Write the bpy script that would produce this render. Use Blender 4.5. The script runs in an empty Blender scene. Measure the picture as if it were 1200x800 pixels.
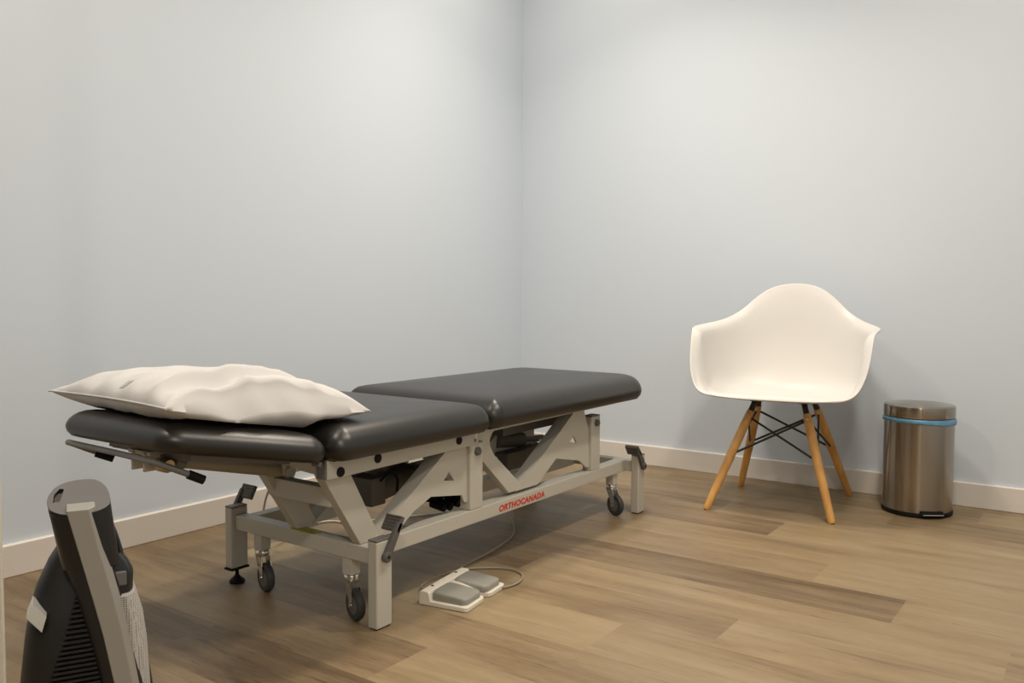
import bpy, bmesh, math, random
from mathutils import Vector, Matrix, noise
PI = math.pi
random.seed(7)
scn = bpy.context.scene
COL = scn.collection

# ------------------------------------------------------------------ helpers
def link(o, parent=None):
    COL.objects.link(o)
    if parent is not None:
        o.parent = parent
    return o

def obj(name, bm, mat, parent=None, smooth=None, bevel=0.0, seg=2, recalc=True):
    """link a bmesh as ONE mesh object; smooth = sharp-edge angle in degrees"""
    me = bpy.data.meshes.new(name)
    if recalc:
        bmesh.ops.recalc_face_normals(bm, faces=bm.faces[:])
    bm.to_mesh(me); bm.free()
    o = bpy.data.objects.new(name, me)
    mats = mat if isinstance(mat, (list, tuple)) else [mat]
    for m in mats:
        me.materials.append(m)
    if smooth is not None:
        for p in me.polygons:
            p.use_smooth = True
        me.set_sharp_from_angle(angle=math.radians(smooth))
    link(o, parent)
    if bevel:
        md = o.modifiers.new('bevel', 'BEVEL')
        md.width = bevel; md.segments = seg; md.limit_method = 'ANGLE'; md.angle_limit = math.radians(40)
        for p in me.polygons:
            p.use_smooth = True
        md.harden_normals = True
        if smooth is None:
            me.set_sharp_from_angle(angle=math.radians(35))
    return o

def thing(name, label, cat, loc=(0, 0, 0), rz=0.0, group=None):
    o = bpy.data.objects.new(name, None)
    o.empty_display_size = .05
    o.location = loc; o.rotation_euler = (0, 0, rz)
    COL.objects.link(o)
    return tag(o, label, cat, group)

def tag(o, label=None, cat=None, group=None, kind=None):
    if label: o['label'] = label
    if cat: o['category'] = cat
    if group: o['group'] = group
    if kind: o['kind'] = kind
    return o

def quad(bm, vs, idx=0):
    f = bm.faces.new(vs); f.material_index = idx; return f

def box(bm, x0, x1, y0, y1, z0, z1, M=None):
    c = [(x0,y0,z0),(x1,y0,z0),(x1,y1,z0),(x0,y1,z0),(x0,y0,z1),(x1,y0,z1),(x1,y1,z1),(x0,y1,z1)]
    v = [bm.verts.new(M @ Vector(p) if M else p) for p in c]
    for f in ((0,3,2,1),(4,5,6,7),(0,1,5,4),(1,2,6,5),(2,3,7,6),(3,0,4,7)):
        bm.faces.new([v[i] for i in f])
    return v

def prism(bm, poly, a0, a1, axis='x', M=None):
    """polygon extruded along an axis; poly holds the two other coordinates in order"""
    def p3(p, a):
        if axis == 'x': q = Vector((a, p[0], p[1]))
        elif axis == 'y': q = Vector((p[0], a, p[1]))
        else: q = Vector((p[0], p[1], a))
        return M @ q if M else q
    A = [bm.verts.new(p3(p, a0)) for p in poly]
    B = [bm.verts.new(p3(p, a1)) for p in poly]
    n = len(poly)
    bm.faces.new(A[::-1]); bm.faces.new(B)
    for i in range(n):
        bm.faces.new((A[i], A[(i+1) % n], B[(i+1) % n], B[i]))

def bar(bm, p, q, w, h, up=(0, 0, 1), ext=0):
    """rectangular bar from p to q, w across, h along up"""
    p, q = Vector(p), Vector(q)
    d = (q - p).normalized(); p = p - d*ext; q = q + d*ext
    u = Vector(up); s = d.cross(u).normalized(); u = s.cross(d).normalized()
    ring = lambda c: [bm.verts.new(c + s*a*w/2 + u*b*h/2) for a, b in ((-1,-1),(1,-1),(1,1),(-1,1))]
    A, B = ring(p), ring(q)
    bm.faces.new(A[::-1]); bm.faces.new(B)
    for i in range(4):
        bm.faces.new((A[i], A[(i+1) % 4], B[(i+1) % 4], B[i]))

def smooth_path(pts, n=6, closed=False):
    P = [Vector(p) for p in pts]
    N = len(P); out = []
    rng = range(N if closed else N-1)
    for i in rng:
        if closed:
            a, b, c, d = P[(i-1) % N], P[i], P[(i+1) % N], P[(i+2) % N]
        else:
            a = P[i-1] if i > 0 else P[i]*2 - P[i+1]
            b, c = P[i], P[i+1]
            d = P[i+2] if i+2 < N else P[i+1]*2 - P[i]
        for k in range(n):
            t = k/n
            out.append(.5*((2*b) + (c-a)*t + (2*a-5*b+4*c-d)*t*t + (3*b-a-3*c+d)*t*t*t))
    if not closed: out.append(P[-1])
    return out

def tube(bm, pts, r, seg=10, cap=True):
    """round tube along a polyline; r a number or a list"""
    P = [Vector(p) for p in pts]
    n = len(P); R = r if isinstance(r, (list, tuple)) else [r]*n
    t0 = (P[1]-P[0]).normalized()
    u = t0.orthogonal().normalized(); rings = []
    for i in range(n):
        t = ((P[min(i+1, n-1)]-P[max(i-1, 0)])).normalized()
        u = (u - t*u.dot(t)).normalized(); w = t.cross(u)
        rings.append([bm.verts.new(P[i] + (u*math.cos(2*PI*k/seg) + w*math.sin(2*PI*k/seg))*R[i]) for k in range(seg)])
    for i in range(n-1):
        for k in range(seg):
            bm.faces.new((rings[i][k], rings[i][(k+1) % seg], rings[i+1][(k+1) % seg], rings[i+1][k]))
    if cap:
        bm.faces.new(rings[0][::-1]); bm.faces.new(rings[-1])

def lathe(bm, prof, seg=48, M=None, cap=True):
    """profile of (r, z) turned about z"""
    M = M or Matrix.Identity(4)
    rings = []
    for r, z in prof:
        rings.append([bm.verts.new(M @ Vector((r*math.cos(2*PI*k/seg), r*math.sin(2*PI*k/seg), z))) for k in range(seg)])
    for i in range(len(prof)-1):
        for k in range(seg):
            bm.faces.new((rings[i][k], rings[i][(k+1) % seg], rings[i+1][(k+1) % seg], rings[i+1][k]))
    if cap:
        bm.faces.new(rings[0][::-1]); bm.faces.new(rings[-1])

def axis_to(d):
    return Vector(d).to_track_quat('Z', 'Y').to_matrix().to_4x4()

def at(loc, d=(0, 0, 1)):
    return Matrix.Translation(Vector(loc)) @ axis_to(d)

def rounded_poly(corners, radii, inset, n=6):
    """convex counter-clockwise polygon, moved in by inset, corners rounded"""
    N = len(corners); C = [Vector(c) for c in corners]
    lines = []
    for i in range(N):
        a, b = C[i], C[(i+1) % N]
        d = (b-a).normalized(); nrm = Vector((-d.y, d.x))
        lines.append((a + nrm*inset, d))
    pts = []
    for i in range(N):
        (p, d), (q, e) = lines[i-1], lines[i]
        den = d.x*e.y - d.y*e.x
        t = ((q.x-p.x)*e.y - (q.y-p.y)*e.x)/den
        v = p + d*t
        r = max(radii[i]-inset, .004)
        ang = math.acos(max(-1, min(1, d.dot(e))))
        cut = r*math.tan(ang/2)
        a, b = v - d*cut, v + e*cut
        nin = Vector((-d.y, d.x)); cen = a + nin*r
        s = (a-cen); base = math.atan2(s.y, s.x)
        for k in range(n+1):
            th = base + ang*k/n
            pts.append(cen + Vector((math.cos(th), math.sin(th)))*r)
    return pts

def cushion(name, corners, radii, h, mat, parent, M, crown=.006, prof=None):
    bm = bmesh.new()
    prof = prof or [(.030, .000), (.014, .004), (.004, .016), (.000, .030), (.001, .040), (.005, .052), (.012, .063), (.022, .073),
            (.036, .081), (.055, .086), (.080, .089), (.12, .092), (.19, .096)]
    sc = h/.096
    rings = []
    for d, z in prof:
        rings.append([bm.verts.new(M @ Vector((p.x, p.y, z*sc))) for p in rounded_poly(corners, radii, d, 8)])
    n = len(rings[0])
    for a, b in zip(rings, rings[1:]):
        for k in range(n):
            bm.faces.new((a[k], a[(k+1) % n], b[(k+1) % n], b[k]))
    bm.faces.new(rings[0][::-1])
    cen = sum((v.co for v in rings[-1]), Vector())/n
    c = bm.verts.new(cen)
    for k in range(n):
        bm.faces.new((rings[-1][k], rings[-1][(k+1) % n], c))
    return obj(name, bm, mat, parent, smooth=60)

# ------------------------------------------------------------------ materials
def mat(name, col, rough=.5, metal=0.0, spec=.5, **kw):
    m = bpy.data.materials.new(name); m.use_nodes = True
    b = m.node_tree.nodes['Principled BSDF']
    b.inputs['Base Color'].default_value = (*col, 1)
    b.inputs['Roughness'].default_value = rough
    b.inputs['Metallic'].default_value = metal
    b.inputs['Specular IOR Level'].default_value = spec
    for k, v in kw.items():
        b.inputs[k].default_value = v
    return m

def nodes(m):
    nt = m.node_tree
    return nt, nt.nodes, nt.links, nt.nodes['Principled BSDF']

def add_bump(m, scale, strength, dist=.001, detail=4, stretch=None):
    nt, N, L, b = nodes(m)
    tc = N.new('ShaderNodeTexCoord'); mp = N.new('ShaderNodeMapping')
    if stretch: mp.inputs['Scale'].default_value = stretch
    nz = N.new('ShaderNodeTexNoise'); nz.inputs['Scale'].default_value = scale; nz.inputs['Detail'].default_value = detail
    bp = N.new('ShaderNodeBump'); bp.inputs['Strength'].default_value = strength; bp.inputs['Distance'].default_value = dist
    L.new(tc.outputs['Object'], mp.inputs['Vector']); L.new(mp.outputs['Vector'], nz.inputs['Vector'])
    L.new(nz.outputs['Fac'], bp.inputs['Height']); L.new(bp.outputs['Normal'], b.inputs['Normal'])
    return nz

def add_mottle(m, c0, c1, scale, detail=4, stretch=None):
    nt, N, L, b = nodes(m)
    tc = N.new('ShaderNodeTexCoord'); mp = N.new('ShaderNodeMapping')
    if stretch: mp.inputs['Scale'].default_value = stretch
    nz = N.new('ShaderNodeTexNoise'); nz.inputs['Scale'].default_value = scale; nz.inputs['Detail'].default_value = detail
    cr = N.new('ShaderNodeValToRGB')
    cr.color_ramp.elements[0].position = .3; cr.color_ramp.elements[1].position = .7
    cr.color_ramp.elements[0].color = (*c0, 1); cr.color_ramp.elements[1].color = (*c1, 1)
    L.new(tc.outputs['Object'], mp.inputs['Vector']); L.new(mp.outputs['Vector'], nz.inputs['Vector'])
    L.new(nz.outputs['Fac'], cr.inputs['Fac']); L.new(cr.outputs['Color'], b.inputs['Base Color'])

M_wall = mat('wall_paint', (.625, .69, .765), .62, spec=.3); add_bump(M_wall, 260, .08, .0008)
M_far = mat('bounce_cut_dark', (.16, .15, .14), .7)  # unseen near wall, made dark to cut bounced fill light
M_ceil = mat('ceiling_paint', (.80, .79, .76), .85)
M_base = mat('baseboard_paint', (.72, .68, .63), .38)
M_frame = mat('grey_powder_coat', (.55, .525, .455), .42); add_bump(M_frame, 900, .05, .0003)
M_framecap = mat('dark_grey_plastic', (.17, .165, .155), .5)
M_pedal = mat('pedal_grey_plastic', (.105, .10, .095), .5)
M_black = mat('black_plastic', (.007, .007, .007), .6, spec=.2)
M_rubber = mat('wheel_rubber', (.045, .045, .045), .6)
M_hub = mat('wheel_hub_grey', (.13, .125, .12), .5)
M_chrome = mat('chrome', (.72, .70, .66), .18, 1.0)
M_vinyl = mat('black_vinyl', (.012, .0105, .009), .37, spec=.65); add_bump(M_vinyl, 700, .10, .0004)
M_dark = mat('motor_dark_plastic', (.125, .115, .095), .55)
M_cyl = mat('cylinder_tan_paint', (.33, .29, .215), .5)
M_brass = mat('brass', (.55, .42, .22), .35, .9)
M_sticker = mat('yellow_green_sticker', (.50, .52, .045), .5)
M_red = mat('red_print', (.62, .05, .03), .5)
M_linen = mat('pillowcase_cotton', (.61, .60, .59), .9, spec=.2); add_bump(M_linen, 900, .12, .0005)
M_print = mat('faded_grey_print', (.42, .44, .44), .9, spec=.1)
M_pedbase = mat('switch_cream_plastic', (.80, .75, .64), .38)
M_pedgrey = mat('switch_grey_plastic', (.31, .30, .265), .5)
M_cable = mat('cable_grey', (.33, .28, .21), .5)
M_cord = mat('cord_white', (.66, .63, .57), .5)
M_shell = mat('white_moulded_plastic', (.69, .675, .65), .38, spec=.45)
M_wood = mat('beech_wood', (.55, .27, .085), .42)
add_mottle(M_wood, (.56, .27, .065), (.70, .39, .115), 6, 5, (6, 6, 1))
M_rod = mat('black_steel_rod', (.012, .012, .013), .4)
M_liner = mat('blue_plastic_film', (.17, .40, .62), .35, Alpha=.9); M_liner.node_tree.nodes['Principled BSDF'].inputs['Transmission Weight'].default_value = .15
M_silver = mat('silver_plastic', (.33, .315, .285), .38, .25)
M_mesh = mat('grey_mesh_cloth', (.40, .385, .36), .8)
M_gloss = mat('gloss_black_plastic', (.010, .010, .011), .28)
M_vacblk = mat('matt_black_plastic', (.011, .011, .011), .5)
M_label = mat('white_paper_label', (.62, .62, .57), .7)
M_trim = mat('door_trim_paint', (.74, .70, .60), .4)

# brushed steel with horizontal brushing
M_steel = mat('brushed_steel', (.37, .325, .27), .20, 1.0)
nt, N, L, b = nodes(M_steel)
b.inputs['Anisotropic'].default_value = .97
tg = N.new('ShaderNodeTangent'); tg.direction_type = 'RADIAL'; tg.axis = 'Z'
L.new(tg.outputs['Tangent'], b.inputs['Tangent'])
b.inputs['Anisotropic Rotation'].default_value = .25

# mesh cloth dots
nt, N, L, b = nodes(M_mesh)
tc = N.new('ShaderNodeTexCoord'); vo = N.new('ShaderNodeTexVoronoi'); vo.inputs['Scale'].default_value = 330; vo.inputs['Randomness'].default_value = .15
cr = N.new('ShaderNodeValToRGB'); cr.color_ramp.elements[0].position = .25; cr.color_ramp.elements[1].position = .45
cr.color_ramp.elements[0].color = (.10, .098, .09, 1); cr.color_ramp.elements[1].color = (.46, .44, .41, 1)
L.new(tc.outputs['Object'], vo.inputs['Vector']); L.new(vo.outputs['Distance'], cr.inputs['Fac']); L.new(cr.outputs['Color'], b.inputs['Base Color'])

# floor planks: tone and offset come with each plank of the mesh, grain from stretched noise
M_floor = bpy.data.materials.new('oak_vinyl_planks'); M_floor.use_nodes = True
nt, N, L, b = nodes(M_floor)
b.inputs['Roughness'].default_value = .42; b.inputs['Specular IOR Level'].default_value = .42
def nd(t, **kw):
    n = N.new(t)
    for k, v in kw.items(): setattr(n, k, v)
    return n
def mth(op, a, b_=None, c=None):
    n = nd('ShaderNodeMath', operation=op)
    for i, v in enumerate((a, b_, c)):
        if v is None: continue
        if isinstance(v, (int, float)): n.inputs[i].default_value = v
        else: L.new(v, n.inputs[i])
    return n.outputs[0]
geo = nd('ShaderNodeTexCoord'); a1 = nd('ShaderNodeAttribute', attribute_name='tone'); a2 = nd('ShaderNodeAttribute', attribute_name='shift')
uv = nd('ShaderNodeUVMap', uv_map='plank')
cmb = nd('ShaderNodeVectorMath', operation='ADD'); L.new(geo.outputs['Object'], cmb.inputs[0]); L.new(a2.outputs['Vector'], cmb.inputs[1])
def stretched(sx, sy, scale, detail, rough=.6, dist=0.0):
    mp = nd('ShaderNodeMapping'); mp.inputs['Scale'].default_value = (sx, sy, 1); L.new(cmb.outputs[0], mp.inputs['Vector'])
    nz = nd('ShaderNodeTexNoise'); nz.inputs['Scale'].default_value = scale; nz.inputs['Detail'].default_value = detail
    nz.inputs['Roughness'].default_value = rough; nz.inputs['Distortion'].default_value = dist
    L.new(mp.outputs[0], nz.inputs['Vector']); return nz.outputs['Fac']
g1 = stretched(1.0, 9, 2.2, 5, .6, .6)      # broad cathedral bands
g2 = stretched(1.0, 26, 5.0, 6, .65, .3)    # fine grain
g3 = stretched(1.0, 3.0, 2.0, 3, .5, .4)    # weathered patches
g4 = stretched(1.0, 15, 3.0, 3, .5, .8)     # dark streaks
t = mth('ADD', a1.outputs['Fac'], mth('MULTIPLY', mth('SUBTRACT', g1, .5), .75))
t = mth('ADD', t, mth('MULTIPLY', mth('SUBTRACT', g2, .5), .55))
g5 = stretched(5.0, 60, 6.0, 3, .6)         # fibres
g6 = stretched(2.2, 30, 3.4, 2, .5, 1.2)    # short dark cracks
t = mth('ADD', t, mth('MULTIPLY', mth('SUBTRACT', g5, .5), .38))
ck = nd('ShaderNodeMapRange'); L.new(g6, ck.inputs['Value'])
for i, v in enumerate((.68, .80, 0, .38)): ck.inputs[i+1].default_value = v
t = mth('SUBTRACT', t, ck.outputs[0])
t = mth('ADD', t, mth('MULTIPLY', mth('SUBTRACT', g3, .5), .55))
streak = nd('ShaderNodeMapRange'); L.new(g4, streak.inputs['Value'])
for i, v in enumerate((.62, .78, 0, .32)): streak.inputs[i+1].default_value = v
t = mth('SUBTRACT', t, streak.outputs[0])
cr = nd('ShaderNodeValToRGB'); L.new(t, cr.inputs['Fac'])
el = cr.color_ramp.elements
el[0].position = .0; el[0].color = (.195, .120, .056, 1)
el[1].position = 1.0; el[1].color = (.84, .63, .335, 1)
for p, c in ((.3, (.40, .265, .128)), (.55, (.59, .41, .205)), (.78, (.72, .525, .27))):
    e = el.new(p); e.color = (*c, 1)
hs = nd('ShaderNodeMix', data_type='RGBA'); hs.blend_type = 'MIX'
grey = mth('MULTIPLY', g3, .42); L.new(grey, hs.inputs['Factor'])
L.new(cr.outputs['Color'], hs.inputs['A'])
bw = nd('ShaderNodeHueSaturation'); bw.inputs['Saturation'].default_value = .6; bw.inputs['Value'].default_value = .95
L.new(cr.outputs['Color'], bw.inputs['Color']); L.new(bw.outputs['Color'], hs.inputs['B'])
# seams between planks
sx = nd('ShaderNodeSeparateXYZ'); L.new(uv.outputs['UV'], sx.inputs[0])   # metres from the plank's own edges
seam = mth('MINIMUM', sx.outputs[0], sx.outputs[1])
sm = nd('ShaderNodeMapRange'); L.new(seam, sm.inputs['Value'])
for i, v in enumerate((.0006, .0022, .45, 1.0)): sm.inputs[i+1].default_value = v
dk = nd('ShaderNodeMix', data_type='RGBA'); dk.blend_type = 'MULTIPLY'; dk.inputs['Factor'].default_value = 1
L.new(hs.outputs['Result'], dk.inputs['A']); L.new(sm.outputs[0], dk.inputs['B'])
L.new(dk.outputs['Result'], b.inputs['Base Color'])
bp = nd('ShaderNodeBump'); bp.inputs['Strength'].default_value = .12; bp.inputs['Distance'].default_value = .001
L.new(g2, bp.inputs['Height']); L.new(bp.outputs['Normal'], b.inputs['Normal'])
rr = nd('ShaderNodeMapRange'); L.new(g2, rr.inputs['Value'])
for i, v in enumerate((.2, .8, .36, .52)): rr.inputs[i+1].default_value = v
L.new(rr.outputs[0], b.inputs['Roughness'])

# ------------------------------------------------------------------ the room
RX, RY, RZ = 3.55, -4.7, 2.7
# floor of planks, laid along the back wall (x)
PW, PL, Y0 = .19, 1.21, -.265
seamx = {0: 1.845, 1: 1.30, 2: 1.56, 3: 1.10, 4: 1.81, 5: 2.053, 6: 2.306, 7: 1.75, 8: 1.536, 9: 2.15, 10: 1.25, -1: 2.1, -2: 1.5}
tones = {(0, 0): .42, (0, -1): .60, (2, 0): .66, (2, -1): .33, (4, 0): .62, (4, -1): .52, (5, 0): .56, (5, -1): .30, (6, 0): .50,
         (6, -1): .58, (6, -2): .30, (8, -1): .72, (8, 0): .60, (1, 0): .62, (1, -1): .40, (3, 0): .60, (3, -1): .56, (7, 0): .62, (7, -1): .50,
         (9, -1): .52, (11, -1): .28, (11, -2): .30, (11, 0): .5, (5, -2): .34, (7, -2): .32, (8, -2): .30, (9, -2): .34, (4, -2): .36, (12, -1): .44, (12, -2): .42, (10, 0): .66, (10, -1): .46}  # board tones; those under the table also carry its shade
bm = bmesh.new()
uvl = bm.loops.layers.uv.new('plank')
lt = bm.faces.layers.float.new('tone'); ls = bm.faces.layers.float_vector.new('shift')
rows = range(-2, 24)
for k in rows:
    yt, yb = Y0 - PW*k, Y0 - PW*(k+1)
    yt = min(yt, 0); yb = max(yb, RY)
    if yt <= yb: continue
    s = seamx.get(k, 1.2 + (k*.47) % 1.1)
    for j in range(-4, 4):
        xa, xb = max(s + j*PL, 0), min(s + (j+1)*PL, RX)
        if xb <= xa: continue
        xr = random.random()
        tone = tones.get((k, j), .44 + .26*xr)
        f = bm.faces.new([bm.verts.new(p) for p in ((xa, yb, 0), (xb, yb, 0), (xb, yt, 0), (xa, yt, 0))])
        f[lt] = tone; f[ls] = Vector((random.random()*9, random.random()*7, 0))
        for l in f.loops:
            pass
        # subdivide for edge distance: an inner quad keeps seams thin
        inner = .006
        res = bmesh.ops.inset_individual(bm, faces=[f], thickness=inner, depth=0)
        for ff in [f] + list(res['faces']):
            ff[lt] = tone; ff[ls] = f[ls]
            for l in ff.loops:
                c = l.vert.co
                d = min(c.x-xa, xb-c.x, c.y-yb, yt-c.y)
                l[uvl].uv = (max(d, 0), max(d, 0))
fl = obj('floor', bm, M_floor); tag(fl, 'oak-look plank floor with light and dark boards', None, None, 'structure')

def wall(name, x0, x1, y0, y1, z0, z1, m, label):
    bm = bmesh.new(); box(bm, x0, x1, y0, y1, z0, z1)
    return tag(obj(name, bm, m), label, None, None, 'structure')
T = .12
wall('wall_left', -T, 0, RY, 0, 0, RZ, M_wall, 'plain pale blue-grey wall behind the treatment table')
wall('wall_back', -T, RX+T, 0, T, 0, RZ, M_wall, 'plain pale blue-grey wall behind the white chair')
wall('wall_right', RX, RX+T, RY, 0, 0, RZ, M_wall, 'pale wall to the right of the room')
wall('wall_front', -T, RX+T, RY-T, RY, 0, RZ, M_far, 'unseen wall at the near end of the room, darkened to cut bounce light')
wall('ceiling', -T, RX+T, RY-T, T, RZ, RZ+T, M_ceil, 'flat white ceiling')
def baseboard(name, poly, a0, a1, axis, label):
    bm = bmesh.new(); prism(bm, poly, a0, a1, axis)
    return tag(obj(name, bm, M_base, bevel=.0025), label, None, None, 'structure')
H = .0915
bp_ = [(0, 0), (.014, 0), (.014, H-.004), (.011, H), (0, H)]
baseboard('baseboard_left', bp_, RY, -.0, 'y', 'low white baseboard along the wall beside the table')
baseboard('baseboard_back', [(-p[0], p[1]) for p in bp_], 0.014, RX, 'x', 'low white baseboard along the wall behind the chair')
# pale door casing just inside the left edge of the view
bm = bmesh.new(); box(bm, -.028, 0, -.010, .010, 0, 2.05)
tr = obj('trim_1', bm, M_trim, bevel=.003)
tr.location = (1.0045, -2.932, 0); tr.rotation_euler = (0, 0, math.radians(62))
tag(tr, 'edge of a pale upright door casing at the far left', None, None, 'structure')

# ------------------------------------------------------------------ treatment table
T_ = thing('treatment_table', 'low black padded treatment table on a grey steel frame, seen beside the long wall', 'treatment table', (.80, -1.50, 0))
def P(name, bm, m, parent=None, **kw):
    """part given in room coordinates, stored under the table"""
    par = parent or T_
    bm.transform(Matrix.Translation((-.80, 1.50, 0)))
    o = obj(name, bm, m, par, **kw)
    return o

# cushions ---------------------------------------------------------
I4 = Matrix.Translation((.80, -1.50, 0))
def cush(name, corners, radii, h, M):
    o = cushion(name, corners, radii, h, M_vinyl, T_, Matrix.Translation((-.80, 1.50, 0)) @ M)
    return o
xw, xn = .50, 1.105
cush('leg_cushion', [(xw, -1.712), (xn, -1.712), (xn, -.755), (xw, -.755)], [.04, .04, .12, .12], .096, Matrix.Translation((0, 0, .412)))
cush('seat_cushion', [(xw, -2.285), (xn, -2.285), (xn, -1.718), (xw, -1.718)], [.045, .045, .04, .04], .090, Matrix.Translation((0, 0, .409)))
hinge = Matrix.Translation((0, -2.292, .409)) @ Matrix.Rotation(math.radians(-10.5), 4, 'X')
cush('head_cushion', [(.600, -.355), (.990, -.350), (xn, -.0), (xw, -.0)], [.06, .06, .045, .045], .071, hinge)

# legs -------------------------------------------------------------
def leg(x0, y0, zb):
    bm = bmesh.new(); box(bm, x0, x0+.03, y0, y0+.052, zb, .208)
    o = P('leg', bm, M_frame, bevel=.004)
    bm = bmesh.new(); box(bm, x0+.0005, x0+.0295, y0+.0005, y0+.0515, .208, .2125)
    P('leg_cap', bm, M_framecap, o, bevel=.0015)
    bm = bmesh.new()
    if zb > .02:
        box(bm, x0-.002, x0+.032, y0-.002, y0+.054, zb-.005, zb)
        tube(bm, [(x0+.015, y0+.026, .018), (x0+.015, y0+.026, zb)], .005, 10)
        lathe(bm, [(.019, 0), (.021, .003), (.019, .008), (.010, .015), (.007, .020)], 24, Matrix.Translation((x0+.015, y0+.026, 0)))
    else:
        box(bm, x0+.004, x0+.026, y0+.004, y0+.048, 0, zb+.0005)
    P('leveling_foot', bm, M_black, o, smooth=40)
    return o
leg(1.066, -2.166, .0025)
leg(1.066, -.846, .0025)
leg(.531, -2.166, .044)
leg(.531, -.846, .044)

# base frame: two long beams between two cross beams ---------------
bm = bmesh.new(); box(bm, .561, 1.066, -2.156, -2.118, .150, .189); endb = P('cross_beam', bm, M_frame, bevel=.003)
bm = bmesh.new(); box(bm, .782, .872, -2.1562, -2.130, .1890, .1898); P('warning_sticker', bm, M_sticker, endb)
bm = bmesh.new(); box(bm, .561, 1.066, -.838, -.800, .150, .189); P('cross_beam', bm, M_frame, bevel=.003)
bm = bmesh.new(); box(bm, .995, 1.04, -2.118, -.838, .149, .189); longb = P('long_beam', bm, M_frame, bevel=.003)
bm = bmesh.new(); box(bm, .575, .612, -2.118, -.838, .149, .189); P('long_beam', bm, M_frame, bevel=.003)

# lettering on the long beam
cu = bpy.data.curves.new('lettering', 'FONT'); cu.body = 'ORTHOCANADA'; cu.size = .0245; cu.extrude = .0003; cu.offset = .0011; cu.shear = .12
cu.space_character = 1.12
tmp = bpy.data.objects.new('tmp_text', cu); COL.objects.link(tmp)
dg = bpy.context.evaluated_depsgraph_get(); dg.update()
me = bpy.data.meshes.new_from_object(tmp.evaluated_get(dg)); bpy.data.objects.remove(tmp)
xs = [v.co.x for v in me.vertices]; w = max(xs)-min(xs); k = .238/w
Rm = Matrix(((0, 0, 1, 0), (k, 0, 0, 0), (0, 1.0, 0, 0), (0, 0, 0, 1)))
me.transform(Matrix.Translation((1.0405-.80, -1.611+1.50 - min(xs)*k, .1585)) @ Rm)
me.materials.clear(); me.materials.append(M_red)
lo = bpy.data.objects.new('lettering', me); link(lo, longb); lo['label'] = 'red brand lettering'

# casters ----------------------------------------------------------
def caster(x, y, ang, ground=.0):
    """swivel caster; ang = direction of trail"""
    dx, dy = math.cos(ang), math.sin(ang)
    bm = bmesh.new(); box(bm, x-.0155, x+.0155, y-.0155, y+.0155, .108, .150)
    st = P('caster', bm, M_frame, bevel=.002)
    bm = bmesh.new()
    lathe(bm, [(.017, .0), (.0185, .003), (.0185, .011), (.016, .014)], 24, Matrix.Translation((x, y, .094)))
    F = Matrix.Translation((x, y, 0)) @ Matrix.Rotation(ang, 4, 'Z')
    for s in (-1, 1):
        prism(bm, [(-.016, .094), (.018, .094), (.030, .060), (.027, .034), (.018, .032), (.010, .050)], s*.0125-.001, s*.0125+.001, 'y', F)
    box(bm, -.016, .018, -.0135, .0135, .0915, .0945, F)
    tube(bm, [F @ Vector((.022, -.0175, .0385)), F @ Vector((.022, .0175, .0385))], .0045, 10)
    P('fork', bm, M_chrome, st, smooth=40)
    W = F @ Matrix.Translation((.022, 0, .0385)) @ Matrix.Rotation(PI/2, 4, 'X')
    bm = bmesh.new()
    lathe(bm, [(.027, -.009), (.034, -.0095), (.0375, -.006), (.0385, 0), (.0375, .006), (.034, .0095), (.027, .009)], 40, W, cap=True)
    wh = P('wheel', bm, M_rubber, st, smooth=40)
    bm = bmesh.new()
    lathe(bm, [(.006, -.0105), (.013, -.0102), (.0265, -.0085), (.0272, 0), (.0265, .0085), (.013, .0102), (.006, .0105)], 32, W)
    P('hub', bm, M_hub, wh, smooth=40)
caster(.650, -2.137, math.radians(-15))
caster(.983, -2.137, math.radians(-18))
caster(1.016, -.898, math.radians(-20))
caster(.620, -.880, math.radians(40))

# brake pedals -----------------------------------------------------
def pedal(px, py, side, ydir, zp=.170, lean=.7, L_=.075):
    """pivot on the outer face of a leg, arm up along the table, pad turned inward"""
    bm = bmesh.new()
    x0, x1 = px, px + side*.012
    a, b_ = min(x0, x1), max(x0, x1)
    d = Vector((0, ydir*math.sin(lean), math.cos(lean))); n = Vector((0, -d.z, d.y))
    p0 = Vector((0, py, zp)); p1 = p0 + d*L_
    poly = [p0 - n*.011 - d*.002, p1 - n*.008, p1 + n*.008, p0 + n*.011 - d*.002]
    prism(bm, [(q.y, q.z) for q in poly], a, b_, 'x')
    lathe(bm, [(.012, 0), (.0125, .004), (.0125, .012), (.011, .014)], 24, at((px, py, zp), (side, 0, 0)))
    ped = P('brake_pedal', bm, M_pedal, bevel=.002)
    bm = bmesh.new()
    xi = px - side*.040
    a, b_ = min(xi, x1), max(xi, x1)
    q0, q1 = p0 + d*(L_-.024), p0 + d*(L_+.014)
    pp = [q0 - n*.006, q1 - n*.006, q1 + n*.004, q0 + n*.004]
    prism(bm, [(q.y, q.z) for q in pp], a, b_, 'x')
    for i in range(5):
        c = q0 + d*(.005 + i*.0075)
        for sgn, off in ((1, .0045), (-1, .0065)):
            c2 = c + n*sgn*off
            bar(bm, (a+.003, c2.y, c2.z), (b_-.003, c2.y, c2.z), .003, .0025, n)
    P('pedal_pad', bm, M_pedal, ped, bevel=.001)
    bm = bmesh.new()
    lathe(bm, [(.004, 0), (.0035, .0012)], 14, at((px + side*.014, py, zp), (side, 0, 0)))
    P('pivot_screw', bm, M_black, ped)
pedal(1.0965, -2.140, 1, 1, .171, .55, .085)
pedal(1.0965, -.820, 1, -1, .171, .62, .080)
pedal(.5305, -2.140, -1, 1, .171, .50, .085)
pedal(.5305, -.820, -1, -1, .171, .62, .080)

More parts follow.
